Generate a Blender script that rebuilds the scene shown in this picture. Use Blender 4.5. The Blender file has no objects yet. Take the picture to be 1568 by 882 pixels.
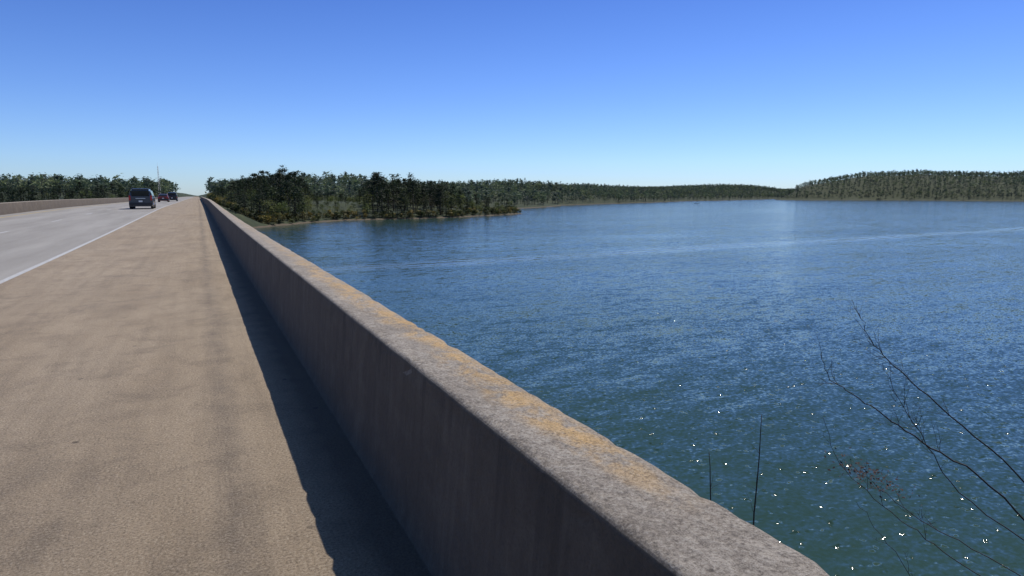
import bpy, bmesh, math, random
import numpy as np
from mathutils import Vector, noise
R=np.random.default_rng(7); random.seed(7)
S=bpy.context.scene
WATER=-10.4; EYE=1.6; BC=-5.4   # BC: road centre line x
TH=math.radians(25.79)

# ---------------------------------------------------------------- helpers
def link(o,parent=None):
    S.collection.objects.link(o)
    if parent: o.parent=parent
    return o
def empty(name,loc=(0,0,0)):
    e=bpy.data.objects.new(name,None); e.location=loc; e.empty_display_size=.5
    return link(e)
def np_mesh(name,V,F,mat=None,parent=None,smooth=False,col=None):
    V=np.asarray(V,dtype=np.float32); F=np.asarray(F,dtype=np.int32)
    m=bpy.data.meshes.new(name); n=F.shape[1]
    m.vertices.add(len(V)); m.vertices.foreach_set('co',V.ravel())
    m.loops.add(F.size); m.loops.foreach_set('vertex_index',F.ravel())
    m.polygons.add(len(F)); m.polygons.foreach_set('loop_start',np.arange(0,F.size,n,dtype=np.int32))
    m.polygons.foreach_set('loop_total',np.full(len(F),n,dtype=np.int32))
    m.polygons.foreach_set('use_smooth',np.full(len(F),smooth))
    m.update(calc_edges=True)
    if col is not None:
        a=m.color_attributes.new('Col','FLOAT_COLOR','POINT')
        c=np.ones((len(V),4),dtype=np.float32); c[:,:3]=col; a.data.foreach_set('color',c.ravel())
    if mat: m.materials.append(mat)
    m.validate()
    return link(bpy.data.objects.new(name,m),parent)
def py_mesh(name,V,F,mat=None,parent=None,smooth=False):
    m=bpy.data.meshes.new(name); m.from_pydata([tuple(v) for v in V],[],F); m.update()
    if mat: m.materials.append(mat)
    if smooth: m.polygons.foreach_set('use_smooth',[True]*len(m.polygons))
    return link(bpy.data.objects.new(name,m),parent)
class NT:
    def __init__(s,name):
        s.m=bpy.data.materials.new(name); s.m.use_nodes=True; s.t=s.m.node_tree; s.n=s.t.nodes
        s.b=s.n['Principled BSDF']; s.out=s.n['Material Output']
    def add(s,t,**k):
        x=s.n.new(t)
        for a,v in k.items(): setattr(x,a,v)
        return x
    def l(s,a,b): s.t.links.new(a,b)
    def pos(s): return s.add('ShaderNodeNewGeometry').outputs['Position']
    def mapp(s,src,scale=(1,1,1),rot=(0,0,0),loc=(0,0,0)):
        x=s.add('ShaderNodeMapping'); x.inputs['Scale'].default_value=scale; x.inputs['Rotation'].default_value=rot; x.inputs['Location'].default_value=loc
        s.l(src,x.inputs['Vector']); return x.outputs[0]
    def noise(s,src,scale,detail=4,rough=.55,dist=0,out='Fac'):
        x=s.add('ShaderNodeTexNoise'); x.inputs['Scale'].default_value=scale; x.inputs['Detail'].default_value=detail
        x.inputs['Roughness'].default_value=rough; x.inputs['Distortion'].default_value=dist
        s.l(src,x.inputs['Vector']); return x.outputs[out]
    def ramp(s,src,stops,interp='LINEAR'):
        x=s.add('ShaderNodeValToRGB'); x.color_ramp.interpolation=interp; e=x.color_ramp.elements
        while len(e)<len(stops): e.new(.5)
        for i,(p,c) in enumerate(stops):
            e[i].position=p; c=(c,c,c) if isinstance(c,(int,float)) else c; e[i].color=(*c,1)
        s.l(src,x.inputs[0]); return x.outputs[0]
    def math(s,op,a,b=None,c=None,clamp=False):
        x=s.add('ShaderNodeMath',operation=op,use_clamp=clamp)
        for i,v in enumerate((a,b,c)):
            if v is None: continue
            if isinstance(v,(int,float)): x.inputs[i].default_value=v
            else: s.l(v,x.inputs[i])
        return x.outputs[0]
    def vmath(s,op,a,b=None,c=None):
        x=s.add('ShaderNodeVectorMath',operation=op)
        for i,v in enumerate((a,b,c)):
            if v is None: continue
            if isinstance(v,tuple): x.inputs[i].default_value=v
            else: s.l(v,x.inputs[i])
        return x.outputs[0]
    def scale(s,v,f):
        x=s.add('ShaderNodeVectorMath',operation='SCALE'); s.l(v,x.inputs[0]); s.l(f,x.inputs['Scale']); return x.outputs[0]
    def mix(s,f,a,b,mode='MIX'):
        x=s.add('ShaderNodeMix',data_type='RGBA',blend_type=mode)
        for i,v in ((0,f),(6,a),(7,b)):
            if isinstance(v,(int,float)): x.inputs[i].default_value=v
            elif isinstance(v,tuple): x.inputs[i].default_value=(*v,1)
            else: s.l(v,x.inputs[i])
        return x.outputs[2]
    def bump(s,h,dist,strength=1,prev=None):
        x=s.add('ShaderNodeBump'); x.inputs['Distance'].default_value=dist; x.inputs['Strength'].default_value=strength
        s.l(h,x.inputs['Height'])
        if prev is not None: s.l(prev,x.inputs['Normal'])
        return x.outputs[0]
    def fin(s,col=None,rough=None,normal=None,**k):
        for key,v in (('Base Color',col),('Roughness',rough),('Normal',normal)):
            if v is None: continue
            if isinstance(v,tuple): s.b.inputs[key].default_value=(*v,1)
            elif isinstance(v,(int,float)): s.b.inputs[key].default_value=v
            else: s.l(v,s.b.inputs[key])
        for key,v in k.items(): s.b.inputs[key.replace('_',' ')].default_value=v
        return s.m
def simple(name,c,rough=.5,metal=0,var=.15,scale=3):
    n=NT(name); f=n.noise(n.pos(),scale,4)
    col=n.mix(f,tuple(x*(1-var) for x in c),tuple(min(1,x*(1+var)) for x in c))
    return n.fin(col,rough,Metallic=metal)

# ---------------------------------------------------------------- materials
# --- shoulder concrete (tan, stained)
n=NT('tan_concrete'); P=n.pos(); sep=n.add('ShaderNodeSeparateXYZ'); n.l(P,sep.inputs[0]); X,Y=sep.outputs[0],sep.outputs[1]
big=n.noise(n.mapp(P,(1,.35,1)),1.1,5,.6,.3)
c=n.ramp(big,[(.25,(.26,.195,.130)),(.5,(.36,.275,.185)),(.75,(.45,.352,.245))])
cloud=n.noise(n.mapp(P,(1,.3,1)),.55,4,.6)
c=n.mix(n.ramp(cloud,[(.35,0.0),(.7,.6)]),c,(.45,.365,.27))
streak=n.noise(n.mapp(P,(5,.2,1)),1.3,5,.6)
c=n.mix(n.ramp(streak,[(.45,.0),(.75,.4)]),c,(.19,.145,.10))
stain=n.noise(P,2.3,6,.7,.5)
c=n.mix(n.ramp(stain,[(.50,0),(.66,.6)]),c,(.22,.17,.12))
blot=n.noise(P,.9,5,.75,.8)
c=n.mix(n.ramp(blot,[(.55,0),(.66,.4)]),c,(.17,.135,.10))
d=n.math('ABSOLUTE',n.math('SUBTRACT',n.math('ADD',X,n.math('MULTIPLY',n.noise(n.mapp(P,(1,.5,1)),1.2,3),.3)),.22))
tr=n.ramp(d,[(0.0,1.0),(.16,0.0)])
tr=n.math('MULTIPLY',tr,n.ramp(n.noise(P,3,5,.7),[(.35,.15),(.65,.75)]))
c=n.mix(tr,c,(.15,.12,.095))
grit=n.noise(P,70,6,.85)
c=n.mix(n.ramp(grit,[(.40,.75),(.5,0.0)]),c,(.10,.075,.05))
c=n.mix(n.ramp(grit,[(.53,0.0),(.65,.55)]),c,(.68,.60,.49))
shade_strip=n.math('ADD',X,n.math('MULTIPLY',n.math('SUBTRACT',n.noise(P,3,4,.6),.5),.25))
c=n.mix(n.ramp(shade_strip,[(.42,0),(.66,.75)]),c,(.075,.058,.043))  # parapet's shadow strip deepened by darkening the concrete colour along the wall foot
vor=n.add('ShaderNodeTexVoronoi'); vor.inputs['Scale'].default_value=1.9; n.l(P,vor.inputs['Vector'])
spot=n.ramp(vor.outputs['Distance'],[(.03,.7),(.05,0)])
c=n.mix(spot,c,(.06,.045,.035))
b=n.bump(grit,.010); b=n.bump(n.noise(P,18,4),.008,1,b)
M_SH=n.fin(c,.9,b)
# --- travel lane
n=NT('lane_concrete'); P=n.pos()
c=n.ramp(n.noise(n.mapp(P,(1,.1,1)),.9,5,.6),[(.3,(.29,.27,.24)),(.7,(.42,.395,.36))])
c=n.mix(n.ramp(n.noise(P,70,5,.7),[(.4,.3),(.55,0)]),c,(.12,.11,.1))
M_LN=n.fin(c,.85,n.bump(n.noise(P,60,4),.006))
n=NT('road_paint_white'); P=n.pos(); c=n.mix(n.ramp(n.noise(P,8,5,.7),[(.4,.6),(.6,.1)]),(.62,.62,.60),(.36,.33,.30)); M_PW=n.fin(c,.6)
n=NT('road_paint_yellow'); P=n.pos(); c=n.mix(n.ramp(n.noise(P,8,5,.7),[(.4,.4),(.6,0)]),(.62,.42,.06),(.4,.36,.28)); M_PY=n.fin(c,.6)
# --- parapet concrete
n=NT('parapet_concrete'); P=n.pos(); sep=n.add('ShaderNodeSeparateXYZ'); n.l(P,sep.inputs[0]); X,Y,Z=sep.outputs
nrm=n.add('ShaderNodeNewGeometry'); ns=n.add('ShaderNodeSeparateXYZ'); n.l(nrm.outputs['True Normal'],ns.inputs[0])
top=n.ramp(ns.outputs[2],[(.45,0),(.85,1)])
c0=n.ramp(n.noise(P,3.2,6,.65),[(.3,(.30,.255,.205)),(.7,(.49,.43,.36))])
med=n.noise(P,24,6,.7)
c0=n.mix(n.ramp(med,[(.35,.6),(.52,0)]),c0,(.17,.14,.11))
c0=n.mix(n.ramp(med,[(.55,0),(.72,.5)]),c0,(.62,.57,.49))
wv=n.math('SUBTRACT',n.noise(P,1.6,4,.65),.5)
dl=n.math('ABSOLUTE',n.math('SUBTRACT',n.math('ADD',X,n.math('MULTIPLY',wv,.26)),1.09))
band=n.ramp(dl,[(0,1),(.045,.8),(.12,0)])
lic=n.ramp(n.noise(n.mapp(P,(1,.55,1)),9,6,.75,.4),[(.40,0),(.56,1)])
gate=n.ramp(n.math('DIVIDE',Y,20.0),[(.055,.0),(.08,1),(.30,.9),(.6,.3)])
lm=n.math('MULTIPLY',n.math('MULTIPLY',band,lic),n.math('MULTIPLY',top,gate))
lm=n.math('MULTIPLY',lm,.85)
c0=n.mix(lm,c0,(.70,.44,.17))
g=n.noise(P,100,5,.85)
c0=n.mix(n.ramp(g,[(.40,.7),(.5,0)]),c0,(.10,.08,.06))
c0=n.mix(n.ramp(g,[(.54,0),(.66,.5)]),c0,(.76,.70,.61))
pit=n.add('ShaderNodeTexVoronoi'); pit.inputs['Scale'].default_value=28; n.l(P,pit.inputs['Vector'])
c0=n.mix(n.ramp(pit.outputs['Distance'],[(.10,.5),(.2,0)]),c0,(.10,.08,.065))
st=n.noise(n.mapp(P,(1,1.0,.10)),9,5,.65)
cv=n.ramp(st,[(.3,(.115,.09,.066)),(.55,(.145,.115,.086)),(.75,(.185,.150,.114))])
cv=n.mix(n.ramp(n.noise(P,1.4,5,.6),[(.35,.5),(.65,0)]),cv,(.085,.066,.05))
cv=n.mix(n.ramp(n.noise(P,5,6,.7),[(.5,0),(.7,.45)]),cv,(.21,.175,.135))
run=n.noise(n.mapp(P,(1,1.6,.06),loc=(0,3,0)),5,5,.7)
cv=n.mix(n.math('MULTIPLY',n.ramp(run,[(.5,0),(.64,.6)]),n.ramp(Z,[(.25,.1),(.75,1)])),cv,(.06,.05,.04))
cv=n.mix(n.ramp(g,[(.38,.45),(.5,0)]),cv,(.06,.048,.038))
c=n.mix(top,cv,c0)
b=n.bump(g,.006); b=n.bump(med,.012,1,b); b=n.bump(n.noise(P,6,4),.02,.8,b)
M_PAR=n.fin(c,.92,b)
M_CONC=simple('bridge_concrete',(.26,.24,.22),.9,scale=1.5)
# --- water : wind chop given as slopes of several wave trains
n=NT('lake_water'); P=n.pos()
sep=n.add('ShaderNodeSeparateXYZ'); n.l(P,sep.inputs[0]); X,Y=sep.outputs[0],sep.outputs[1]
wob=n.math('MULTIPLY',n.math('SUBTRACT',n.noise(P,.02,3,.6),.5),9.0)
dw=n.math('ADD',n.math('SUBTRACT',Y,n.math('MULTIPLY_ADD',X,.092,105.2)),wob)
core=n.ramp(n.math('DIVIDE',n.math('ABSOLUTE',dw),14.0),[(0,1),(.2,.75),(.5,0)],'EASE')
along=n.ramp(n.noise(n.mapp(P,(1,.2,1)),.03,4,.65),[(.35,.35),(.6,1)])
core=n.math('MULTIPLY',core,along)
rip=n.math('SINE',n.math('MULTIPLY',dw,1.9))
dw2=n.math('ADD',n.math('SUBTRACT',Y,n.math('MULTIPLY_ADD',X,.42,22.0)),wob)
core2=n.ramp(n.math('DIVIDE',n.math('ABSOLUTE',dw2),12.0),[(0,.7),(.3,.5),(.8,0)],'EASE')
rip2=n.math('SINE',n.math('MULTIPLY',dw2,1.3))
acc=None
gust=n.ramp(n.noise(n.mapp(P,(.3,1,1),(0,0,math.radians(12))),.035,5,.65),[(.3,.55),(.7,1.15)])
for sc,rotd,st_,amp in ((.22,20,.35,.20),(.8,34,.40,.30),(2.4,12,.45,.42),(6.0,25,.8,.66)):
    q=n.noise(n.mapp(P,(st_,1,1),(0,0,math.radians(rotd))),sc,2,.5,.2,'Color')
    ax=amp*(.9 if sc>5 else .7)
    q=n.vmath('MULTIPLY',n.vmath('SUBTRACT',q,(.5,.5,.5)),(ax,amp,0))
    acc=q if acc is None else n.vmath('ADD',acc,q)
slick=n.math('SUBTRACT',1.0,n.math('MULTIPLY',core,.6))
acc=n.scale(acc,n.math('MULTIPLY',gust,slick))
# scattered steep wavelets
sm=n.ramp(n.noise(n.mapp(P,(.7,1,1),(0,0,math.radians(15))),2.6,1,.5),[(.60,0),(.70,1)])
sq=n.noise(P,3.1,1,.5,0,'Color'); sq=n.vmath('MULTIPLY',n.vmath('SUBTRACT',sq,(.5,.5,.5)),(2.2,2.4,0))
acc=n.vmath('ADD',acc,n.scale(sq,sm))
wk=n.add('ShaderNodeCombineXYZ'); n.l(n.math('MULTIPLY',n.math('MULTIPLY',rip2,core2),-.03),wk.inputs[0])
n.l(n.math('ADD',n.math('MULTIPLY',n.math('MULTIPLY',rip,core),.07),n.math('MULTIPLY',n.math('MULTIPLY',rip2,core2),.06)),wk.inputs[1])
acc=n.vmath('ADD',acc,wk.outputs[0])
nr=n.vmath('NORMALIZE',n.vmath('ADD',acc,(0,0,1)))
patch=n.noise(n.mapp(P,(.25,1,1),(0,0,math.radians(12))),.03,4,.6)
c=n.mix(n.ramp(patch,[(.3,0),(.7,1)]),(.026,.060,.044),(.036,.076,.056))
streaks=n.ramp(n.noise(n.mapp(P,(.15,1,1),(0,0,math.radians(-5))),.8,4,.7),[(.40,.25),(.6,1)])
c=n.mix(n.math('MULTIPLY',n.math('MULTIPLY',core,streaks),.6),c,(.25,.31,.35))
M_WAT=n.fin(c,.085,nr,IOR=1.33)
# --- ground
n=NT('lake_shore_ground'); P=n.pos(); sep=n.add('ShaderNodeSeparateXYZ'); n.l(P,sep.inputs[0])
c=n.ramp(n.noise(P,.15,5,.6),[(.35,(.026,.038,.016)),(.6,(.045,.058,.022)),(.78,(.08,.085,.032))])
zz=n.math('ADD',sep.outputs[2],n.math('MULTIPLY',n.noise(P,.3,3),.8))
c=n.mix(n.ramp(n.math('DIVIDE',n.math('ADD',zz,10.4),4.0),[(.18,1),(.26,0)]),c,(.12,.09,.058))
M_GR=n.fin(c,.95,n.bump(n.noise(P,2,4),.2))
# --- foliage
def foliage(name,haze):
    n=NT(name); a=n.add('ShaderNodeAttribute',attribute_name='Col')
    c=n.mix(n.ramp(n.noise(n.pos(),.9,3),[(.3,.0),(.7,.35)]),a.outputs['Color'],(.02,.025,.008))
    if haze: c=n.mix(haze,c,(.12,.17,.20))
    n.fin(c,.75)
    tr=n.add('ShaderNodeBsdfTranslucent'); n.l(c,tr.inputs[0])
    mx=n.add('ShaderNodeMixShader'); mx.inputs[0].default_value=.35
    n.l(n.b.outputs[0],mx.inputs[1]); n.l(tr.outputs[0],mx.inputs[2]); n.l(mx.outputs[0],n.out.inputs[0])
    return n.m
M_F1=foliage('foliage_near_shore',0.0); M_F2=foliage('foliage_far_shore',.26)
M_TWIG=simple('twig_bark',(.062,.048,.042),.85,scale=9,var=.4)

# ---------------------------------------------------------------- terrain functions
MAIN=[(-60,262),(-5,258),(8,262),(26.5,272.6),(45,300),(70.9,320),(100,326),(128,334.6),(165,362),(193.6,389.6),(196,400),(170,430),(150,470),(190,520),(276,548),(330,600),(400,690),(480,755),(600,840),(716,915),(1000,1130),(1398,1350),(1900,1700),(2500,1960),(3200,2300),(4800,3000),(4800,5500),(-4000,5500),(-4000,600),(-400,300),(-150,275)]
RIGHT=[(1430,1290),(1520,1200),(1700,1130),(1640,900),(1594,775),(1500,400),(1400,-200),(1400,-3000),(5500,-3000),(5500,1800),(2300,1560),(1780,1480),(1560,1400)]
NEAR=[(-40,26),(-12,19),(0,14.5),(10,10),(15,7),(19,0),(24,-10),(60,-60),(200,-300),(1000,-4000),(-4000,-4000),(-4000,-100),(-200,20)]
def sdf(px,py,poly):
    inside=np.zeros(px.shape,bool); dm=np.full(px.shape,1e9)
    k=len(poly)
    for i in range(k):
        x1,y1=poly[i]; x2,y2=poly[(i+1)%k]
        dx,dy=x2-x1,y2-y1; t=np.clip(((px-x1)*dx+(py-y1)*dy)/(dx*dx+dy*dy),0,1)
        dm=np.minimum(dm,np.hypot(px-x1-t*dx,py-y1-t*dy))
        if y1!=y2:
            cnd=((y1>py)!=(y2>py))&(px<(x2-x1)*(py-y1)/(y2-y1)+x1); inside^=cnd
    return np.where(inside,dm,-dm)
def wig(x,y,s,seed=0):
    return (np.sin(x/s+seed)+np.sin(y/s*1.13+1.7+seed)+np.sin((x+y)/s*.61+.4*seed)+.6*np.sin((x-y)/s*1.9+seed*2)+.5*np.sin(x/s*2.7+y/s*1.3+seed))/4.1
def sd_all(x,y):
    r=np.hypot(x,y); j=wig(x,y,14,1)*np.clip(r/60,0,4)+wig(x,y,60,2)*np.clip((r-450)/60,0,14)
    return np.maximum(np.maximum(sdf(x,y,MAIN),sdf(x,y,RIGHT))+j, sdf(x,y,NEAR))
def road_z(y):
    y=np.asarray(y,dtype=float); t=np.clip((y-10)/75,0,1); return .38*t*t*(3-2*t)
def seg_g(x,y,a,b,s):
    dx,dy=b[0]-a[0],b[1]-a[1]; t=np.clip(((x-a[0])*dx+(y-a[1])*dy)/(dx*dx+dy*dy),0,1)
    return np.exp(-((x-a[0]-t*dx)**2+(y-a[1]-t*dy)**2)/(2*s*s))
def terrain(x,y,s=None):
    if s is None: s=sd_all(x,y)
    r=np.hypot(x,y)
    p=np.clip(s,0,None)
    z=WATER+np.where(s>0,.15+np.minimum(p*.25,.8)+np.minimum(p*.09,5.5),np.maximum(s*.25,-2.5))
    far=np.clip((r-600)/500,0,1)
    z+=np.clip((p-30)/220,0,1)*(4+6*far+(5+8*far)*wig(x,y,170,3)+2*wig(x,y,60,5))
    z+=np.clip(p/60,0,1)*50*seg_g(x,y,(2040,1400),(1850,400),190)
    z+=np.clip(p/50,0,1)*24*seg_g(x,y,(1590,1310),(1800,1330),80)
    z+=np.clip(p/60,0,1)*13*np.exp(-((x-420)**2+(y-880)**2)/(2*110**2))
    z+=np.clip(p/60,0,1)*20*np.exp(-((x-130)**2+(y-850)**2)/(2*80**2))
    z+=np.clip(p/100,0,1)*14*np.exp(-((x-1500)**2+(y-1750)**2)/(2*350**2))
    z+=np.clip(p/90,0,1)*16*seg_g(x,y,(1850,1850),(2700,2250),170)
    a=np.abs(x-BC)
    rz=road_z(y)
    emb=rz-.35-.5*np.maximum(0,a-8.6)-.6*np.maximum(0,262-y)
    emb2=-.35-.5*np.maximum(0,a-8.6)-.6*np.maximum(0,y+12)
    z=np.maximum(z,np.where(y>130,emb,emb2))
    cap=rz-.35+.3*np.maximum(0,a-9)
    z=np.where((y>240)|(y<-8),np.minimum(z,cap),z)
    return z
# polar sheet round the view point, reaching past the hills
NA,NR=1300,250
ang=np.linspace(-math.pi,math.pi,NA,endpoint=False); rad=np.concatenate([[0.5],np.geomspace(2,6500,NR-1)])
A,RR=np.meshgrid(ang,rad); TX=RR*np.sin(A); TY=RR*np.cos(A); TZ=terrain(TX,TY)
V=np.stack([TX,TY,TZ],-1).reshape(-1,3)
i,j=np.meshgrid(np.arange(NR-1),np.arange(NA),indexing='ij'); j2=(j+1)%NA
F=np.stack([i*NA+j,(i+1)*NA+j,(i+1)*NA+j2,i*NA+j2],-1).reshape(-1,4)[:, ::-1]
np_mesh('ground',V,F,M_GR,smooth=True)
# running horizon angle, used only to avoid scattering trees that hills hide
elev=np.where(RR<200,-1,(TZ+np.where(sd_all(TX,TY)>12,8,0)-EYE)/RR)
hor=np.maximum.accumulate(elev,axis=0)

# water sheet
v=[(-9000,-9000,WATER),(9000,-9000,WATER),(9000,9000,WATER),(-9000,9000,WATER)]
py_mesh('lake_water',v,[(0,1,2,3)],M_WAT)

# ---------------------------------------------------------------- distant trees
def proto(kind,nt,rng,ts):
    if kind=='pine':
        base=rng.uniform(.18,.45); k=rng.integers(12,20)
        hs=np.sort(rng.uniform(base,1,k)); cen=[]
        for h in hs:
            t=(h-base)/(1-base); rr=.19*(1-t)**.75*(0.55+.6*min(1,t*4)); a=rng.uniform(0,6.28); q=rr*rng.uniform(.3,1.1)
            cen.append((q*math.cos(a),q*math.sin(a),h-.02,.040+.035*(1-t),.028))
    elif kind=='dec':
        k=rng.integers(14,20); cen=[]
        for _ in range(k):
            v=rng.normal(size=3); v/=np.linalg.norm(v); q=rng.uniform(.45,1.1)
            cen.append((v[0]*.25*q,v[1]*.25*q,.60+v[2]*.33*q,.07,.055))
    else:
        k=14; cen=[]
        for _ in range(k):
            v=rng.normal(size=3); v/=np.linalg.norm(v); q=rng.uniform(.4,1)
            cen.append((v[0]*.2*q,v[1]*.2*q,.62+v[2]*.33*q,.09,.08))
    cen=np.array(cen); idx=rng.integers(0,len(cen),nt); c=cen[idx]
    g=rng.normal(size=(nt,3)); ctr=c[:,:3]+g*np.stack([c[:,3],c[:,3],c[:,4]],-1)
    ctr[:,2]=np.minimum(ctr[:,2],1.02)
    tri=ctr[:,None,:]+rng.normal(size=(nt,3,3))*ts*np.array([1,1,.7])
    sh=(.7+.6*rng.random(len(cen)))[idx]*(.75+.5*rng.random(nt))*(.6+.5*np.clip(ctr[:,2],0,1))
    V=tri.reshape(-1,3); C=np.repeat(sh,3)
    tv=[];H=[0,.5,.93]; W=[.016,.011,.003]
    for h,w in zip(H,W):
        for q in range(3): tv.append((w*math.cos(q*2.094),w*math.sin(q*2.094),h))
    tf=[]
    for s in range(2):
        for q in range(3):
            a,b=s*3+q,s*3+(q+1)%3; tf+= [(a,b,b+3),(a,b+3,a+3)]
    tv=np.array(tv)[np.array(tf).ravel()]
    return np.vstack([V,tv]),np.concatenate([C,np.full(len(tv),-1.)])
def scatter(name,pts,z,protos,kinds,hgt,mat,cols):
    VV=[];CC=[]
    for (x,y),zz,k,h in zip(pts,z,kinds,hgt):
        pv,pc=protos[k][R.integers(len(protos[k]))]
        a=R.uniform(0,6.28); ca,sa=math.cos(a),math.sin(a); w=h*R.uniform(.85,1.25)
        v=np.empty_like(pv); v[:,0]=(pv[:,0]*ca-pv[:,1]*sa)*w+x; v[:,1]=(pv[:,0]*sa+pv[:,1]*ca)*w+y; v[:,2]=pv[:,2]*h+zz-.4
        base=np.array(cols[k][R.integers(len(cols[k]))])*R.uniform(.7,1.3)
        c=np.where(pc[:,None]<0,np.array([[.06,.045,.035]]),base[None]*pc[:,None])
        VV.append(v);CC.append(c)
    V=np.vstack(VV);C=np.vstack(CC); F=np.arange(len(V)).reshape(-1,3)
    return np_mesh(name,V,F,mat,col=np.clip(C,0,1))
PN={'pine':[proto('pine',430,R,.022) for _ in range(9)],'dec':[proto('dec',480,R,.024) for _ in range(7)],'bare':[proto('bare',220,R,.016) for _ in range(4)]}
PF={'pine':[proto('pine',55,R,.06) for _ in range(6)],'dec':[proto('dec',60,R,.07) for _ in range(6)],'bare':[proto('bare',40,R,.06) for _ in range(3)]}
COL={'pine':[(.028,.046,.020),(.024,.038,.018),(.038,.056,.022)],'dec':[(.15,.19,.045),(.10,.14,.035),(.20,.22,.065),(.07,.10,.03)],'bare':[(.13,.115,.07),(.11,.09,.06)]}
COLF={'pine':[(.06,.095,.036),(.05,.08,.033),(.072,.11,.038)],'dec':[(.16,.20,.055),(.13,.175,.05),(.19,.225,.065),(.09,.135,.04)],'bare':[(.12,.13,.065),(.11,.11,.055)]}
def cand(nc,r0,r1,a0,a1):
    r=np.sqrt(R.uniform(r0*r0,r1*r1,nc)); a=np.radians(R.uniform(a0,a1,nc)); return r*np.sin(a),r*np.cos(a),r,a
def visible(x,y,z,r,a,top):
    ja=((a+math.pi)/(2*math.pi)*NA).astype(int)%NA; ir=np.clip(np.searchsorted(rad,r-30)-1,0,NR-1)
    return (z+top-EYE)/r>hor[ir,ja]-.002
def thin(x,y,d):
    cell={};keep=[]
    for k in range(len(x)):
        dk=d[k]; g=(int(x[k]//dk),int(y[k]//dk))
        ok=True
        for i in (-1,0,1):
            for j in (-1,0,1):
                for q in cell.get((g[0]+i,g[1]+j,round(dk)),()):
                    if (x[q]-x[k])**2+(y[q]-y[k])**2<dk*dk: ok=False
        if ok: cell.setdefault((g[0],g[1],round(dk)),[]).append(k); keep.append(k)
    return np.array(keep,dtype=int)
# near shore wood
x,y,r,a=cand(9000,255,540,-17,50)
s=sd_all(x,y); z=terrain(x,y,s)
ok=(s>2)&(s<130)&(np.abs(x-BC)>14)&visible(x,y,z,r,a,20)
ok&=~((x<14)&(y<285)&(x>-20))
x,y,r,a,s,z=[q[ok] for q in (x,y,r,a,s,z)]
k=thin(x,y,np.full(len(x),4.6)); x,y,r,a,s,z=[q[k] for q in (x,y,r,a,s,z)]
brg=np.degrees(a)
u=R.random(len(x)); clump=wig(x,y,22,4)
# lower growth in the cove between the two woods and out on the point
dip=np.clip(2.6*np.clip(1-np.abs(brg-10.6)/2.9,0,1),0,1); tip=np.clip((brg-20.8)/1.0,0,1)*(r<520)
pw=.70+.30*clump-.6*dip-.25*tip
kinds=np.where(u<pw,'pine',np.where(u<.90,'dec','bare'))
h=np.where(kinds=='pine',R.uniform(12,19.5,len(x)),R.uniform(8,14,len(x)))
h=np.where((kinds=='pine')&(R.random(len(x))<.10),h*1.15,h)
h*=1+.22*wig(x,y,8,8)
h*=np.clip(.6+s/14,0,1)
h*=1-.62*dip
h*=1-.42*tip
roadside=np.clip(1-(x-8)/35,0,1)*(x>0)*(z>-8); h*=1-.50*roadside
h=np.where(x<0,h*.5,h)
print('near trees',len(x))
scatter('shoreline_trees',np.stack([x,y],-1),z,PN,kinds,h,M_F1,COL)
# shore brush
x,y,r,a=cand(16000,250,480,-4,40); s=sd_all(x,y); z=terrain(x,y,s); ok=(s>.2)&(s<7)&(np.abs(x-BC)>9)|((x>4)&(x<30)&(y>255)&(y<300)&(s>1))
x,y,z=x[ok][:1500],y[ok][:1500],z[ok][:1500]
PB={'dec':[proto('dec',60,R,.09) for _ in range(4)]}
scatter('shoreline_bushes',np.stack([x,y],-1),z,PB,['dec']*len(x),R.uniform(1.5,4.5,len(x)),M_F1,{'dec':[(.26,.20,.05),(.12,.14,.04),(.06,.08,.025),(.05,.065,.025),(.18,.16,.05)]})
# far forest
x,y,r,a=cand(110000,540,3200,-17,68)
x2,y2,r2,a2=cand(14000,3200,4600,46,60); x,y,r,a=[np.concatenate(q) for q in ((x,x2),(y,y2),(r,r2),(a,a2))]
s=sd_all(x,y); ok=(s>3)&(s<900)&((np.abs(x-BC)>16)|(y>900)); x,y,r,a,s=[q[ok] for q in (x,y,r,a,s)]
z=terrain(x,y,s); ok=visible(x,y,z,r,a,18); x,y,r,a,s,z=[q[ok] for q in (x,y,r,a,s,z)]
k=thin(x,y,np.where(r<1200,6.5,8.5)); x,y,r,s,z=[q[k] for q in (x,y,r,s,z)]
u=R.random(len(x)); clump=wig(x,y,60,6)
kinds=np.where(u<.36+.3*clump,'pine',np.where(u<.92,'dec','bare')); h=R.uniform(10,17,len(x))*(1+.12*wig(x,y,35,9))
print('far trees',len(x))
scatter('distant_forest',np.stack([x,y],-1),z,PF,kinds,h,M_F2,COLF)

# ---------------------------------------------------------------- bridge
bridge=empty('highway_bridge')
def ysamples():
    ys=list(np.arange(-14,.2,.4)); y=.2; st=.035
    while y<262: ys.append(y); y+=st; st=min(st*1.012,3.0)
    ys.append(262.); return np.array(ys)
YS=ysamples()
def sheet(name,x0,x1,dz,mat,ys,parent,nx=2):
    xs=np.linspace(x0,x1,nx); V=[(xx,yy,float(road_z(yy))+dz) for yy in ys for xx in xs]; F=[]
    for i in range(len(ys)-1):
        for j in range(nx-1):
            a=i*nx+j; F.append((a,a+1,a+nx+1,a+nx))
    return py_mesh(name,V,F,mat,parent)
yr=np.concatenate([np.arange(-60,0,3),np.arange(0,262.1,2),np.arange(265,903,6)])
EDX=-3.45
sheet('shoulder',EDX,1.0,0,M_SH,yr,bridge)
road=sheet('road',-12.4,EDX,0,M_LN,yr,None)
sheet('edge_line',EDX-.01,EDX+.11,.004,M_PW,yr,bridge)
sheet('yellow_edge_line',-11.35,-11.22,.004,M_PY,yr,bridge)
V=[];F=[]
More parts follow.
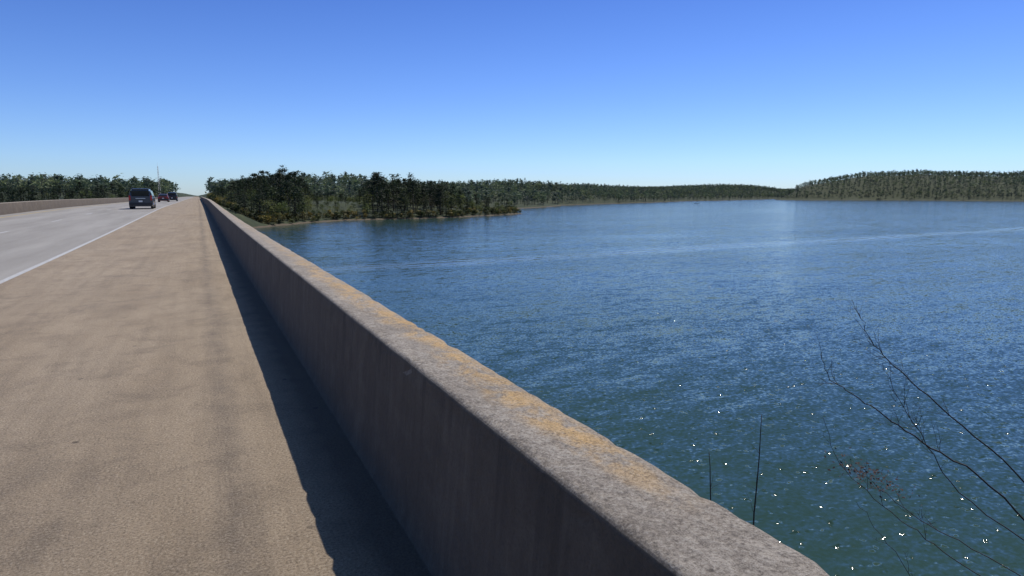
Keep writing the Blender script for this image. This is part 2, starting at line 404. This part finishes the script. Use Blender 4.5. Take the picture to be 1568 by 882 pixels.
for y0 in np.arange(-30,600,12.2):
    b=len(V)
    for yy in (y0,y0+3.05):
        for xx in (-7.42,-7.30): V.append((xx,yy,float(road_z(yy))+.006))
    F.append((b,b+1,b+3,b+2))
py_mesh('lane_dashes',V,F,M_PW,bridge)

def profile(pts,step=.03):
    out=[]
    for (a,b) in zip(pts[:-1],pts[1:]):
        L=math.dist(a,b); k=max(1,int(L/step))
        for q in range(k): out.append((a[0]+(b[0]-a[0])*q/k,a[1]+(b[1]-a[1])*q/k))
    out.append(pts[-1]); return out
def rnd(cx,cz,r,a0,a1,k=6): return [(cx+r*math.cos(math.radians(a0+(a1-a0)*q/k)),cz+r*math.sin(math.radians(a0+(a1-a0)*q/k))) for q in range(k+1)]
prof=profile([(.79,-.02),(.81,.05),(.868,.76)]+rnd(.905,.770,.036,170,95)+[(1.0,.808),(1.10,.808)]+rnd(1.162,.770,.034,85,5)+[(1.205,.30),(1.215,-.35)],.032)
def parapet(name,prof,ys,mirror=None):
    V=[];k=len(prof)
    for yy in ys:
        rz=float(road_z(yy)); fine=yy<40 and yy>-1
        for (px,pz) in prof:
            x,zv=px,pz
            if fine and pz>.02:
                nn=noise.noise(Vector((px*2,yy*1.1,pz*2)))*.004+noise.noise(Vector((px*9,yy*9,pz*9)))*.002
                edge=(abs(px-.885)<.03 and pz>.74) or (abs(px-1.185)<.03 and pz>.74)
                if edge:
                    e=noise.noise(Vector((px*4+5,yy*14,3.)))+.5*noise.noise(Vector((px*4,yy*37,8.)))
                    nn-= max(0,e-.1)*.012
                if pz>.77: zv+=nn
                else: x+= -nn if px<1.0 else nn
                if edge: x+= (-nn if px<1 else nn)
            if mirror is not None: x=mirror-x
            V.append((x,yy,zv+rz))
    F=[]
    for i in range(len(ys)-1):
        for j in range(k-1):
            a=i*k+j; q=(a,a+1,a+k+1,a+k); F.append(q if mirror is not None else q[::-1])
    for base in (0,(len(ys)-1)*k): F.append(tuple(range(base,base+k)))
    return py_mesh(name,V,F,M_PAR,None,True)
parapet('concrete_parapet_wall',prof,YS)
coarse=[(.79,-.02),(.81,.05),(.868,.78),(.90,.805),(1.17,.805),(1.195,.78),(1.205,.30),(1.215,-.35)]
parapet('concrete_parapet_wall',coarse,np.concatenate([np.arange(-14,260,4.),[262.]]),mirror=-11.1-.7)
ys=np.concatenate([np.arange(-14,260,4.),[262.]])
def boxbeam(name,x0,x1,z0,z1):
    V=[];F=[]
    for yy in ys:
        rz=float(road_z(yy))
        V+=[(x0,yy,z0+rz),(x1,yy,z0+rz),(x1,yy,z1+rz),(x0,yy,z1+rz)]
    for i in range(len(ys)-1):
        for j in range(4):
            a=i*4+j;b=i*4+(j+1)%4; F.append((a,b,b+4,a+4))
    F+= [(0,1,2,3),(len(V)-4,len(V)-3,len(V)-2,len(V)-1)]
    py_mesh(name,V,F,M_CONC,bridge)
boxbeam('deck_slab',-12.95,1.16,-.33,-.03)
for k,gx in enumerate((-11.2,-8.3,-5.4,-2.5,.2)): boxbeam('girder_%d'%(k+1),gx-.25,gx+.25,-1.5,-.335)
def box(name,x0,x1,y0,y1,z0,z1,mat,parent,bev=.04):
    bm=bmesh.new(); bmesh.ops.create_cube(bm,size=1)
    for v in bm.verts: v.co=Vector(((x0+x1)/2+v.co.x*(x1-x0),(y0+y1)/2+v.co.y*(y1-y0),(z0+z1)/2+v.co.z*(z1-z0)))
    if bev: bmesh.ops.bevel(bm,geom=bm.edges[:],offset=bev,segments=2,affect='EDGES',profile=.5)
    m=bpy.data.meshes.new(name); bm.to_mesh(m); bm.free(); m.materials.append(mat)
    return link(bpy.data.objects.new(name,m),parent)
for k,yy in enumerate(range(28,255,32)):
    rz=float(road_z(yy)); box('pier_cap_%d'%(k+1),-12.5,.8,yy-.7,yy+.7,-2.6+rz,-1.52+rz,M_CONC,bridge)
    for q,xx in enumerate((-10.5,-5.4,-.5)):
        bm=bmesh.new(); bmesh.ops.create_cone(bm,cap_ends=True,segments=20,radius1=.6,radius2=.6,depth=13)
        m=bpy.data.meshes.new('pier_column'); bm.to_mesh(m); bm.free(); m.materials.append(M_CONC)
        o=link(bpy.data.objects.new('pier_column_%d_%d'%(k+1,q+1),m),bridge); o.location=(xx,yy,-2.61-6.5+rz)
box('abutment_a',-12.9,1.1,-15,-13,-5,-.35,M_CONC,bridge); box('abutment_b',-12.9,1.1,261,263,-5,-.0,M_CONC,bridge)

# ---------------------------------------------------------------- vehicles
GL=NT('vehicle_glass').fin((.012,.014,.017),.06); RUB=simple('tyre_rubber',(.02,.02,.02),.8)
CH=simple('bright_trim',(.55,.55,.55),.3,.9); RED=NT('tail_lamp_red').fin((.45,.02,.015),.25); PLAT=simple('number_plate_white',(.7,.7,.68),.5)
BLK=simple('black_plastic',(.025,.025,.027),.6)
def paint(name,c): return NT(name).fin(c,.32,Metallic=.35,Coat_Weight=.6)
def vehicle(name,loc,L,W,H,paintm,kind):
    e=empty(name,loc)
    gc=.24; wr=.37 if kind!='sedan' else .32; belt=H*.56
    if kind=='suv': top=[(0,H*.60),(.02,H*.97),(.10,H),(.60,H*.99),(.72,H*.66),(.97,H*.56),(1,H*.50)]
    elif kind=='sedan': top=[(0,H*.66),(.13,H*.70),(.28,H*.97),(.40,H),(.56,H*.97),(.72,H*.66),(.97,H*.55),(1,H*.45)]
    else: top=[(0,H*.58),(.33,H*.59),(.345,H*.97),(.42,H),(.60,H*.98),(.71,H*.63),(.97,H*.56),(1,H*.48)]
    V=[];F=[];K=10
    for t,zt in top:
        y=(t-.5)*L; endt=min(t,1-t); wy=W/2*(1 if endt>.04 else .95)
        zb=min(belt,zt-.02); cab=max(0,zt-belt)
        tw=wy-(.20*cab/.6 if cab>.1 else .03)
        ring=[(-wy*.93,gc),(-wy,gc+.18),(-wy,zb-.08),(-wy*.98,zb),(-tw,zt-.06 if cab>.1 else zt-.01),( -tw*.85,zt),(tw*.85,zt),(tw,zt-.06 if cab>.1 else zt-.01),(wy*.98,zb),(wy,zb-.08),(wy,gc+.18),(wy*.93,gc)]
        K=len(ring); V+=[(a,y,b) for a,b in ring]
    for i in range(len(top)-1):
        for j in range(K-1): a=i*K+j; F.append((a,a+1,a+K+1,a+K))
        F.append((i*K+K-1,i*K,i*K+K,i*K+2*K-1))
    F.append(tuple(range(K))); F.append(tuple(reversed(range((len(top)-1)*K,len(top)*K))))
    o=py_mesh('body',V,F,paintm,e,False); bv=o.modifiers.new('b','BEVEL'); bv.width=.03; bv.segments=2; bv.limit_method='ANGLE'
    yr=-L/2
    def quad(nm,pts,mat): return py_mesh(nm,pts,[(0,1,2,3)],mat,e)
    hw=W/2
    if kind=='suv':
        box('rear_window',-hw*.72,hw*.72,yr-.012,yr+.06,H*.62,H*.90,GL,e,.01)
        box('tailgate_trim',-hw*.40,hw*.40,yr-.035,yr+.03,H*.50,H*.535,CH,e,.008)
        for s_,nm in ((-1,'left'),(1,'right')):
            box(nm+'_tail_lamp',*(sorted((s_*hw*.80,s_*hw*.95))),yr-.03,yr+.10,H*.42,H*.66,RED,e,.02)
            for q,(a0,a1) in enumerate(((.04,.22),(.25,.44),(.46,.63))):
                y0=(a0-.5)*L;y1=(a1-.5)*L; xo=s_*(hw+.006); xi=s_*(hw-.145)
                quad('%s_side_window_%d'%(nm,q+1),[(xo,y0,belt+.05),(xo,y1,belt+.05),(xi,y1-.04*(q==2)*6,H*.90),(xi,y0+.03,H*.90)],GL)
            box(nm+'_roof_rail',*(sorted((s_*hw*.70,s_*hw*.74))),-L*.38,L*.1,H+.03,H+.07,BLK,e,.01)
        box('spoiler',-hw*.75,hw*.75,yr-.08,yr+.15,H*.955,H*.985,paintm,e,.015)
        quad('windscreen',[(-hw*.78,(.605-.5)*L,H*.96),(hw*.78,(.605-.5)*L,H*.96),(hw*.9,(.722-.5)*L,H*.67),(-hw*.9,(.722-.5)*L,H*.67)],GL)
    elif kind=='sedan':
        quad('rear_window',[(-hw*.74,(.14-.5)*L,H*.73),(hw*.74,(.14-.5)*L,H*.73),(hw*.62,(.27-.5)*L-.02,H*.965),(-hw*.62,(.27-.5)*L-.02,H*.965)],GL)
        for s_,nm in ((-1,'left'),(1,'right')):
            box(nm+'_tail_lamp',*(sorted((s_*hw*.60,s_*hw*.94))),yr-.02,yr+.10,H*.47,H*.60,RED,e,.02)
            quad(nm+'_side_window',[(s_*(hw+.004),(.24-.5)*L,belt+.05),(s_*(hw+.004),(.66-.5)*L,belt+.05),(s_*(hw-.15),(.56-.5)*L,H*.91),(s_*(hw-.15),(.32-.5)*L,H*.91)],GL)
    else:
        box('rear_window',-hw*.68,hw*.68,(.335-.5)*L-.02,(.335-.5)*L+.04,H*.64,H*.90,GL,e,.01)
        box('tailgate_bar',-hw*.9,hw*.9,yr-.02,yr+.02,H*.50,H*.56,BLK,e,.005)
        for s_,nm in ((-1,'left'),(1,'right')):
            box(nm+'_tail_lamp',*(sorted((s_*hw*.84,s_*hw*.96))),yr-.02,yr+.10,H*.38,H*.54,RED,e,.02)
            quad(nm+'_side_window',[(s_*(hw+.004),(.36-.5)*L,belt+.05),(s_*(hw+.004),(.66-.5)*L,belt+.05),(s_*(hw-.15),(.59-.5)*L,H*.91),(s_*(hw-.15),(.37-.5)*L,H*.91)],GL)
    box('rear_bumper',-hw*.96,hw*.96,yr-.12,yr+.1,gc+.08,gc+.34,BLK,e,.03)
    box('number_plate',-.16,.16,yr-.14,yr-.118,gc+.40,gc+.55,PLAT,e,.004)
    for s_,nm in ((-1,'left'),(1,'right')):
        box(nm+'_mirror',*(sorted((s_*(hw+.02),s_*(hw+.2)))),L*.14,L*.14+.12,belt+.02,belt+.2,paintm,e,.02)
        for wy,wn in ((-L*.31,'rear'),(L*.31,'front')):
            bm=bmesh.new(); bmesh.ops.create_cone(bm,cap_ends=True,segments=24,radius1=wr,radius2=wr,depth=.24)
            bmesh.ops.bevel(bm,geom=[q for q in bm.edges if len(q.link_faces)==2 and any(len(f.verts)>4 for f in q.link_faces)],offset=.03,segments=2,affect='EDGES')
            m=bpy.data.meshes.new('wheel'); bm.to_mesh(m); bm.free(); m.materials.append(RUB)
            o=link(bpy.data.objects.new('%s_%s_wheel'%(nm,wn),m),e); o.rotation_euler=(0,math.pi/2,0); o.location=(s_*(hw-.125),wy,wr)
            bm=bmesh.new(); bmesh.ops.create_cone(bm,cap_ends=True,segments=16,radius1=wr*.6,radius2=wr*.5,depth=.03)
            m=bpy.data.meshes.new('hub'); bm.to_mesh(m); bm.free(); m.materials.append(CH)
            o=link(bpy.data.objects.new('%s_%s_hub'%(nm,wn),m),e); o.rotation_euler=(0,s_*math.pi/2,0); o.location=(s_*(hw+.005),wy,wr)
    return e
vehicle('sport_utility_vehicle',(-4.85,72,float(road_z(72))+.004),4.7,2.0,1.9,paint('dark_grey_paint',(.06,.065,.075)),'suv')
vehicle('sedan_car',(-5.9,140,float(road_z(140))+.004),4.7,1.85,1.5,paint('dark_red_paint',(.14,.02,.02)),'sedan')
vehicle('pickup_truck',(-5.0,158,float(road_z(158))+.004),5.5,2.0,1.9,paint('black_paint',(.02,.02,.022)),'pickup')

# ---------------------------------------------------------------- radio mast
mast=empty('radio_mast',(-28,600,-2)); steel=simple('galvanised_steel',(.25,.27,.3),.5,.5)
def tube(name,pts,rads,mat,parent,sides=6):
    V=[];F=[];pts=[Vector(p) for p in pts]
    for i,p in enumerate(pts):
        d=(pts[min(i+1,len(pts)-1)]-pts[max(i-1,0)]).normalized()
        a=d.orthogonal().normalized() if i==0 else (a-d*a.dot(d)).normalized()
        b=d.cross(a)
        for q in range(sides):
            w=2*math.pi*q/sides; V.append(p+(a*math.cos(w)+b*math.sin(w))*rads[i])
    for i in range(len(pts)-1):
        for q in range(sides):
            c=i*sides+q; e=i*sides+(q+1)%sides; F.append((c,e,e+sides,c+sides))
    F.append(tuple(range(sides))); F.append(tuple(range(len(V)-sides,len(V))))
    if name is None: return V,F
    return py_mesh(name,V,F,mat,parent,True)
MH=27.
legs=[(math.cos(q*2.094),math.sin(q*2.094)) for q in range(3)]
for q,(cx,cy) in enumerate(legs): tube('leg_%d'%(q+1),[(cx*.9,cy*.9,0),(cx*.35,cy*.35,MH)],[.13,.10],steel,mast)
V=[];F=[]
for lv in range(14):
    z0=lv*MH/14;z1=(lv+1)*MH/14; r0=.9-.55*z0/MH;r1=.9-.55*z1/MH
    for q in range(3):
        p=legs[q];p2=legs[(q+1)%3]
        v,f=tube(None,[(p[0]*r0,p[1]*r0,z0),(p2[0]*r1,p2[1]*r1,z1)],[.07,.07],None,None,4); F+=[tuple(i+len(V) for i in ff) for ff in f]; V+=v
py_mesh('lattice_bracing',V,F,steel,mast)
tube('antenna',[(0,0,MH-.5),(0,0,MH+3)],[.07,.04],steel,mast)

# ---------------------------------------------------------------- bare saplings beside the bridge
def Wp(u,w,z): return Vector((u*math.cos(TH)+w*math.sin(TH),-u*math.sin(TH)+w*math.cos(TH),z))
rt=random.Random(11)
class Wood:
    def __init__(s): s.V=[];s.F=[];s.tips=[]
    def limb(s,pts,r0,r1,sides=5):
        k=len(pts); v,f=tube(None,pts,[r0+(r1-r0)*i/(k-1) for i in range(k)],None,None,sides)
        s.F+=[tuple(i+len(s.V) for i in ff) for ff in f]; s.V+=v
    def curve(s,ctrl,r0,r1,jit=.02,n=5):
        c=[Vector(p) for p in ctrl]; c=[c[0]*2-c[1]]+c+[c[-1]*2-c[-2]]; out=[]
        for i in range(1,len(c)-2):
            for q in range(n):
                t=q/n; a,b,d,e=c[i-1],c[i],c[i+1],c[i+2]
                p=.5*((2*b)+(d-a)*t+(2*a-5*b+4*d-e)*t*t+(3*b-a-3*d+e)*t**3)
                out.append(p+Vector((rt.gauss(0,jit),rt.gauss(0,jit),rt.gauss(0,jit))))
        out.append(c[-2]); s.limb(out,r0,r1); return out
    def twigs(s,path,r,length,num,depth,up=.5):
        for _ in range(num):
            i=rt.randint(1,len(path)-2); p=path[i]; d=(path[i+1]-path[i-1]).normalized()
            side=Vector((rt.gauss(0,1),rt.gauss(0,1),rt.gauss(0,1))); side=(side-d*side.dot(d)).normalized()
            dr=(d*.9+side*rt.uniform(.4,.9)+Vector((0,0,up*rt.uniform(.2,1)))).normalized(); L=length*rt.uniform(.5,1.2)
            pts=[p]; q=p.copy()
            for k in range(6):
                dr=(dr+Vector((rt.gauss(0,.14),rt.gauss(0,.14),rt.gauss(0.03,.14)))).normalized(); q=q+dr*L/6; pts.append(q.copy())
            s.limb(pts,r,r*.3,4); s.tips.append(pts[-1])
            if depth>0: s.twigs(pts,r*.6,length*.5,rt.randint(2,3),depth-1,up)
    def make(s,name,mat,parent): return py_mesh(name,s.V,s.F,mat,parent,True)
def zg(u,w): p=Wp(u,w,0); return float(terrain(np.array([p.x]),np.array([p.y]))[0])-.2
tree=empty('bare_tree'); wd=Wood()
trunk=wd.curve([Wp(7.6,8.6,zg(7.6,8.6)),Wp(7.55,8.6,-6),Wp(7.5,8.5,-3.2),Wp(7.4,8.5,-1.9),Wp(7.5,8.6,-1.2),Wp(7.45,8.7,-.5)],.06,.010,.015,6)
LB=[([Wp(7.5,8.5,-3.2),Wp(6.4,8.4,-2.2),Wp(5.6,8.4,-1.75),Wp(5.07,8.4,-1.36),Wp(4.55,8.3,-1.03),Wp(4.22,8.3,-.8),Wp(4.08,8.3,-.47)],.014,14,.003),
    ([Wp(7.45,8.5,-2.6),Wp(6.4,8.5,-1.7),Wp(5.55,8.5,-1.0),Wp(5.1,8.5,-.6),Wp(4.82,8.5,-.3),Wp(4.66,8.5,.02)],.012,18,.003),
    ([Wp(7.5,8.5,-4.2),Wp(6.4,8.5,-3.6),Wp(5.6,8.3,-3.0),Wp(4.9,8.2,-2.45),Wp(4.4,8.2,-1.95),Wp(4.12,8.2,-1.3)],.008,4,.0024),
    ([Wp(7.5,8.5,-3.9),Wp(6.4,8.6,-3.3),Wp(5.7,8.6,-2.9),Wp(5.1,8.6,-2.4),Wp(4.6,8.6,-2.15)],.008,10,.0024),
    ([Wp(7.5,8.5,-5.2),Wp(6.5,8.6,-4.6),Wp(5.9,8.7,-4.0),Wp(5.4,8.8,-3.3),Wp(5.0,8.8,-2.8)],.008,6,.0024),
    ([Wp(7.5,8.5,-3.4),Wp(6.4,8.7,-2.6),Wp(5.9,8.7,-1.9),Wp(5.4,8.7,-1.2),Wp(5.15,8.7,-.7)],.009,14,.0026)]
for c,r,k,r1 in LB:
    p=wd.curve(c,r,r1,.012,5); wd.twigs(p[6:],.0034,.42,k,1)
wd.twigs(trunk[18:],.005,.45,6,1)
wd.make('branches',M_TWIG,tree)
V=[];F=[]
dead=simple('dead_leaves',(.11,.07,.055),.8,scale=30,var=.5)
for _ in range(260):
    c=Wp(rt.gauss(4.95,.24),rt.gauss(8.5,.2),0); c.z=-2.2-.4*(Vector((c.x,c.y,0)).dot(Wp(1,0,0))-4.85)+rt.gauss(0,.09)
    a=Vector((rt.gauss(0,1),rt.gauss(0,1),rt.gauss(0,1))).normalized(); b=a.orthogonal().normalized(); s_=rt.uniform(.012,.03); i=len(V)
    V+=[c-a*s_,c+b*s_*.5,c+a*s_,c-b*s_*.5]; F.append((i,i+1,i+2,i+3))
py_mesh('withered_leaves',V,F,dead,tree)
for (u,w,zt,lean,k) in ((3.42,8.5,-1.38,.02,10),(2.72,8.5,-1.92,-.35,5)):
    e=empty('bare_sapling'); wd=Wood()
    p=wd.curve([Wp(u-.05-lean,w,zg(u,w)),Wp(u-lean*.8,w,-6),Wp(u-lean*.3,w,-3.2),Wp(u+.01,w,zt)],.026,.005,.012,6)
    wd.twigs(p[8:],.003,.3,k,0,.9); wd.make('stem',M_TWIG,e)

# ---------------------------------------------------------------- motorboat far out
boat=empty('motorboat',(640,720,WATER)); boat.rotation_euler=(0,0,math.radians(70))
hull=simple('white_gelcoat',(.75,.75,.75),.3)
V=[];F=[];st=[(-3,1.1,.0,.8),(-1,1.2,-.1,.85),(1.2,1.05,-.1,.95),(2.6,.5,.1,1.1),(3.2,.03,.5,1.2)]
for y,w,zb,zt in st: V+=[(-w,y,zt),(-w*.75,y,zb+.1),(0,y,zb-.2),(w*.75,y,zb+.1),(w,y,zt)]
for i in range(4):
    for j in range(4): a=i*5+j; F.append((a,a+1,a+6,a+5))
    F.append((i*5+4,i*5,i*5+5,i*5+9))
F.append((0,1,2,3,4)); py_mesh('hull',V,F,hull,boat)
py_mesh('windshield',[(-.8,.4,.9),(.8,.4,.9),(.7,.0,1.5),(-.7,.0,1.5)],[(0,1,2,3)],GL,boat)
box('outboard_motor',-.25,.25,-3.5,-3.0,.1,1.3,BLK,boat,.05)

# ---------------------------------------------------------------- light, sky, camera
EL,AZ=math.radians(57),math.radians(62)
w=bpy.data.worlds.new('World'); S.world=w; w.use_nodes=True; t=w.node_tree
bg=t.nodes['Background']; sky=t.nodes.new('ShaderNodeTexSky'); sky.sky_type='NISHITA'; sky.sun_disc=False
sky.sun_elevation=EL; sky.sun_rotation=AZ; sky.air_density=1.0; sky.dust_density=.2; sky.ozone_density=3; sky.altitude=200
tc=t.nodes.new('ShaderNodeTexCoord'); sp=t.nodes.new('ShaderNodeSeparateXYZ'); t.links.new(tc.outputs['Generated'],sp.inputs[0])
rp=t.nodes.new('ShaderNodeValToRGB'); e=rp.color_ramp.elements
ST=[(0,(.50,.65,.95)),(.05,(.50,.66,.99)),(.14,(.41,.56,.93)),(.28,(.30,.44,.82)),(.6,(.40,.48,.58)),(1,(.44,.50,.56))]
while len(e)<len(ST): e.new(.5)
for i,(p,c) in enumerate(ST): e[i].position=p; e[i].color=(*c,1)
t.links.new(sp.outputs[2],rp.inputs[0])
mx=t.nodes.new('ShaderNodeMix'); mx.data_type='RGBA'; mx.blend_type='MULTIPLY'; mx.inputs[0].default_value=1
t.links.new(sky.outputs[0],mx.inputs[6]); t.links.new(rp.outputs[0],mx.inputs[7])
t.links.new(mx.outputs[2],bg.inputs[0]); bg.inputs[1].default_value=.145
d=Vector((math.sin(AZ)*math.cos(EL),math.cos(AZ)*math.cos(EL),math.sin(EL)))
sl=bpy.data.lights.new('sun','SUN'); sl.energy=3.6; sl.angle=math.radians(.53); sl.color=(1,.94,.85)
so=link(bpy.data.objects.new('sun',sl)); so.rotation_euler=(-d).to_track_quat('-Z','Y').to_euler(); so.location=(0,0,50)
cd=bpy.data.cameras.new('camera'); cam=link(bpy.data.objects.new('camera',cd)); cd.sensor_width=36; cd.lens=36*985/1568
cd.clip_start=.05; cd.clip_end=20000; cam.location=(0,0,EYE)
cam.rotation_euler=(math.radians(90-8.18),0,-TH); S.camera=cam
S.view_settings.view_transform='Standard'; S.view_settings.look='None'; S.view_settings.exposure=0
